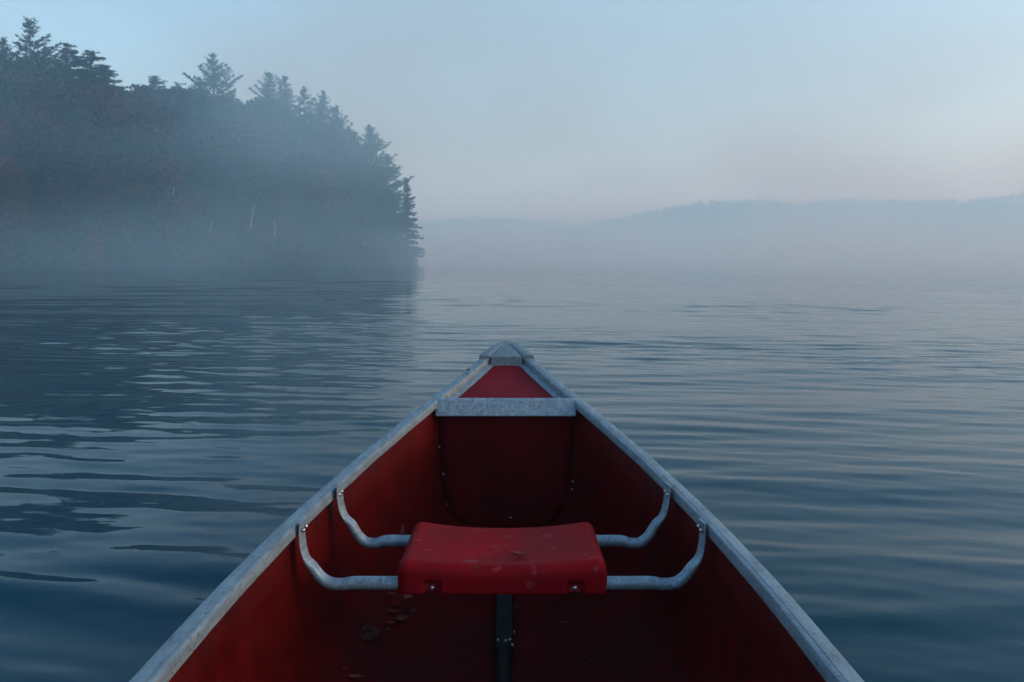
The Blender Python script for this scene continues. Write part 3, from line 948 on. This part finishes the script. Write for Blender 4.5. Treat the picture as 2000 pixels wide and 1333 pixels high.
FLOOR = [
    ('maple', 718, 1241, .052, 0, 'brown', 30, 'crumpled brown maple leaf on the canoe floor, left of the keel'),
    ('oval', 773, 1184, .036, .016, 'red', 120, 'red oval leaf in the heap behind the seat'),
    ('oval', 763, 1164, .024, .010, 'pale', 130, 'small pale leaf at the far end of the leaf heap'),
    ('oval', 797, 1169, .026, .020, 'pale', 60, 'pale folded leaf on the right of the leaf heap'),
    ('oval', 789, 1177, .020, .009, 'tan', 150, 'little tan leaf tucked against the folded pale leaf'),
    ('oval', 769, 1199, .034, .012, 'tan', 5, 'tan leaf lying crosswise in the leaf heap'),
    ('oval', 785, 1214, .032, .022, 'tan', 40, 'broad tan leaf at the near end of the leaf heap'),
    ('oval', 764, 1220, .026, .009, 'pale', 170, 'narrow pale leaf just left of the broad tan leaf'),
    ('oval', 757, 1232, .014, .010, 'tan', 10, 'tiny tan leaf scrap nearest the maple leaf'),
    ('oval', 806, 1196, .018, .012, 'brown', 70, 'small brown leaf scrap right of the leaf heap'),
    ('oval', 692, 1327, .036, .014, 'pale', 170, 'pale leaf at the bottom edge of the picture'),
    ('oval', 673, 1311, .016, .012, 'red', 80, 'small red leaf just above the pale leaf at the bottom edge'),
    ('oval', 647, 1286, .014, .009, 'red', 60, 'small red leaf on the rising left side of the floor'),
    ('oval', 1101, 1219, .015, .010, 'pale', 20, 'small pale folded leaf on the floor right of the keel'),
    ('oval', 1107, 1217, .011, .008, 'tan', 100, 'tan leaf scrap touching the pale folded leaf'),
    ('oval', 1155, 1295, .012, .008, 'tan', 20, 'round tan leaf scrap right of the keel near the camera'),
    ('oval', 1272, 1293, .014, .011, 'brown', 60, 'brown leaf scrap at the foot of the right side'),
    ('oval', 1009, 1188, .018, .011, 'brown', 70, 'brown leaf against the right side of the keel channel'),
]
for i, (kd, px, py, L, Wd, mt, rz, lab) in enumerate(FLOOR):
    p = on_floor(px, py)
    mbx = maple_leaf(L, i) if kd == 'maple' else oval_leaf(L, Wd, rnd.uniform(.1, .5), i)
    put_leaf(mbx, p, math.radians(rz), rnd.uniform(-.1, .25), LM[mt], lab)
for px, py, L, Wd, mt, rz, cu, lab in [(1015, 1087, .034, .012, 'pale', 4, .55, 'pale curled leaf on the middle of the red seat'), (931, 1114, .014, .008, 'tan', 12, .6, 'tiny tan leaf near the front lip of the red seat')]:
    z = .21
    for _ in range(6):
        p = at_z(px, py, z); z = seat_z(p.x - CX, p.y) + .001
    put_leaf(oval_leaf(L, Wd, cu, px), at_z(px, py, z), math.radians(rz), .05, LM[mt], lab)
p = at(786, 1041, 1.600)
put_leaf(oval_leaf(.026, .007, .2, 7), (p.x, 1.606, p.z + .004), math.radians(80), 0.0, LM['pale'], 'slim pink leaf standing upright on the far seat tube', roll=math.radians(-75))

gy = 2.44
put_leaf(oval_leaf(.016, .007, .5, 21), W(-b_in(gy) - .018, gy, z_g(gy) + .001), math.radians(30), .1, LM['brown'], 'tiny dark leaf scrap on top of the left gunwale near the bow')

# ------------------------------------------------------------------ haze over the lake
def volume(name, lo, hi, density, color, aniso, label):
    mb = MB(); mb.box(lo, hi)
    m = bpy.data.materials.new(name); m.use_nodes = True
    nt = m.node_tree; nt.nodes.clear()
    out = nt.nodes.new('ShaderNodeOutputMaterial'); pv = nt.nodes.new('ShaderNodeVolumePrincipled')
    pv.inputs['Color'].default_value = (*color, 1)
    pv.inputs['Density'].default_value = density
    pv.inputs['Anisotropy'].default_value = aniso
    pv.inputs['Absorption Color'].default_value = (0.82, 0.72, 1, 1)
    nt.links.new(pv.outputs[0], out.inputs['Volume'])
    o = mb.build(name, m)
    tag(o, label, 'haze', kind='stuff')
    return o
volume('haze', (-1750, -1750, -1.6), (1750, 1750, 84), 0.0026, (0.48, 0.80, 1.0), 0.2, 'pale morning haze over the lake')

# drifting mist: a thin sheet lying on the lake and loose banks round the headland
def mist():
    lo, hi = (-170.0, 24.0, -0.9), (420.0, 670.0, 46.0)
    mb = MB(); mb.box(lo, hi)
    m = bpy.data.materials.new('mist'); m.use_nodes = True
    nt = m.node_tree; nt.nodes.clear()
    N = nt.nodes.new; L = nt.links.new
    out = N('ShaderNodeOutputMaterial'); pv = N('ShaderNodeVolumePrincipled')
    pv.inputs['Color'].default_value = (0.50, 0.83, 1.0, 1)
    pv.inputs['Absorption Color'].default_value = (0.82, 0.72, 1, 1)
    pv.inputs['Anisotropy'].default_value = 0.2
    tc = N('ShaderNodeTexCoord'); sp = N('ShaderNodeSeparateXYZ'); L(tc.outputs['Object'], sp.inputs[0])
    def math_(op, a, b=None, c=None):
        q = N('ShaderNodeMath'); q.operation = op
        for i, v in enumerate((a, b, c)):
            if v is None: continue
            if isinstance(v, (int, float)): q.inputs[i].default_value = v
            else: L(v, q.inputs[i])
        return q.outputs[0]
    def rng_(v, a, b, c, d):
        q = N('ShaderNodeMapRange'); q.interpolation_type = 'SMOOTHSTEP'
        L(v, q.inputs[0]); q.inputs[1].default_value = a; q.inputs[2].default_value = b; q.inputs[3].default_value = c; q.inputs[4].default_value = d
        return q.outputs[0]
    def noise_(scale, sx, sy, sz, detail):
        mp = N('ShaderNodeMapping'); mp.inputs['Scale'].default_value = (sx, sy, sz); L(tc.outputs['Object'], mp.inputs[0])
        t = N('ShaderNodeTexNoise'); t.inputs['Scale'].default_value = scale; t.inputs['Detail'].default_value = detail
        L(mp.outputs[0], t.inputs['Vector']); return t.outputs['Fac']
    X, Y, Z = sp.outputs
    edge = math_('MULTIPLY', math_('MULTIPLY', rng_(Y, 25, 56, 0, 1), rng_(Y, 480, 665, 1, 0)), math_('MULTIPLY', rng_(X, -168, -120, 0, 1), rng_(X, 300, 418, 1, 0)))
    n1 = rng_(noise_(1.0, .030, .026, .060, 4.0), .44, .64, 0, 1)
    zs = math_('DIVIDE', Z, math_('MULTIPLY_ADD', Y, 1 / 130.0, 0.4))
    thin = rng_(Y, 95, 230, 1, 0.19)
    low = math_('MULTIPLY', math_('MULTIPLY', rng_(zs, 0.0, 7.0, 1, 0), thin), math_('MULTIPLY_ADD', n1, 0.034, 0.010))
    side = rng_(X, -62, -14, 0.40, 1.5)
    near = rng_(Y, 100, 150, 1, 0)
    bank = math_('MULTIPLY', math_('MULTIPLY', rng_(Z, 22, 44, 1, 0), math_('MULTIPLY', side, near)), math_('MULTIPLY_ADD', n1, 0.0120, 0.0004))
    tot = math_('MULTIPLY', math_('ADD', low, bank), edge)
    L(tot, pv.inputs['Density'])
    L(pv.outputs[0], out.inputs['Volume'])
    o = mb.build('mist', m)
    tag(o, 'drifting mist lying on the lake in front of the headland', 'mist', kind='stuff')
mist()
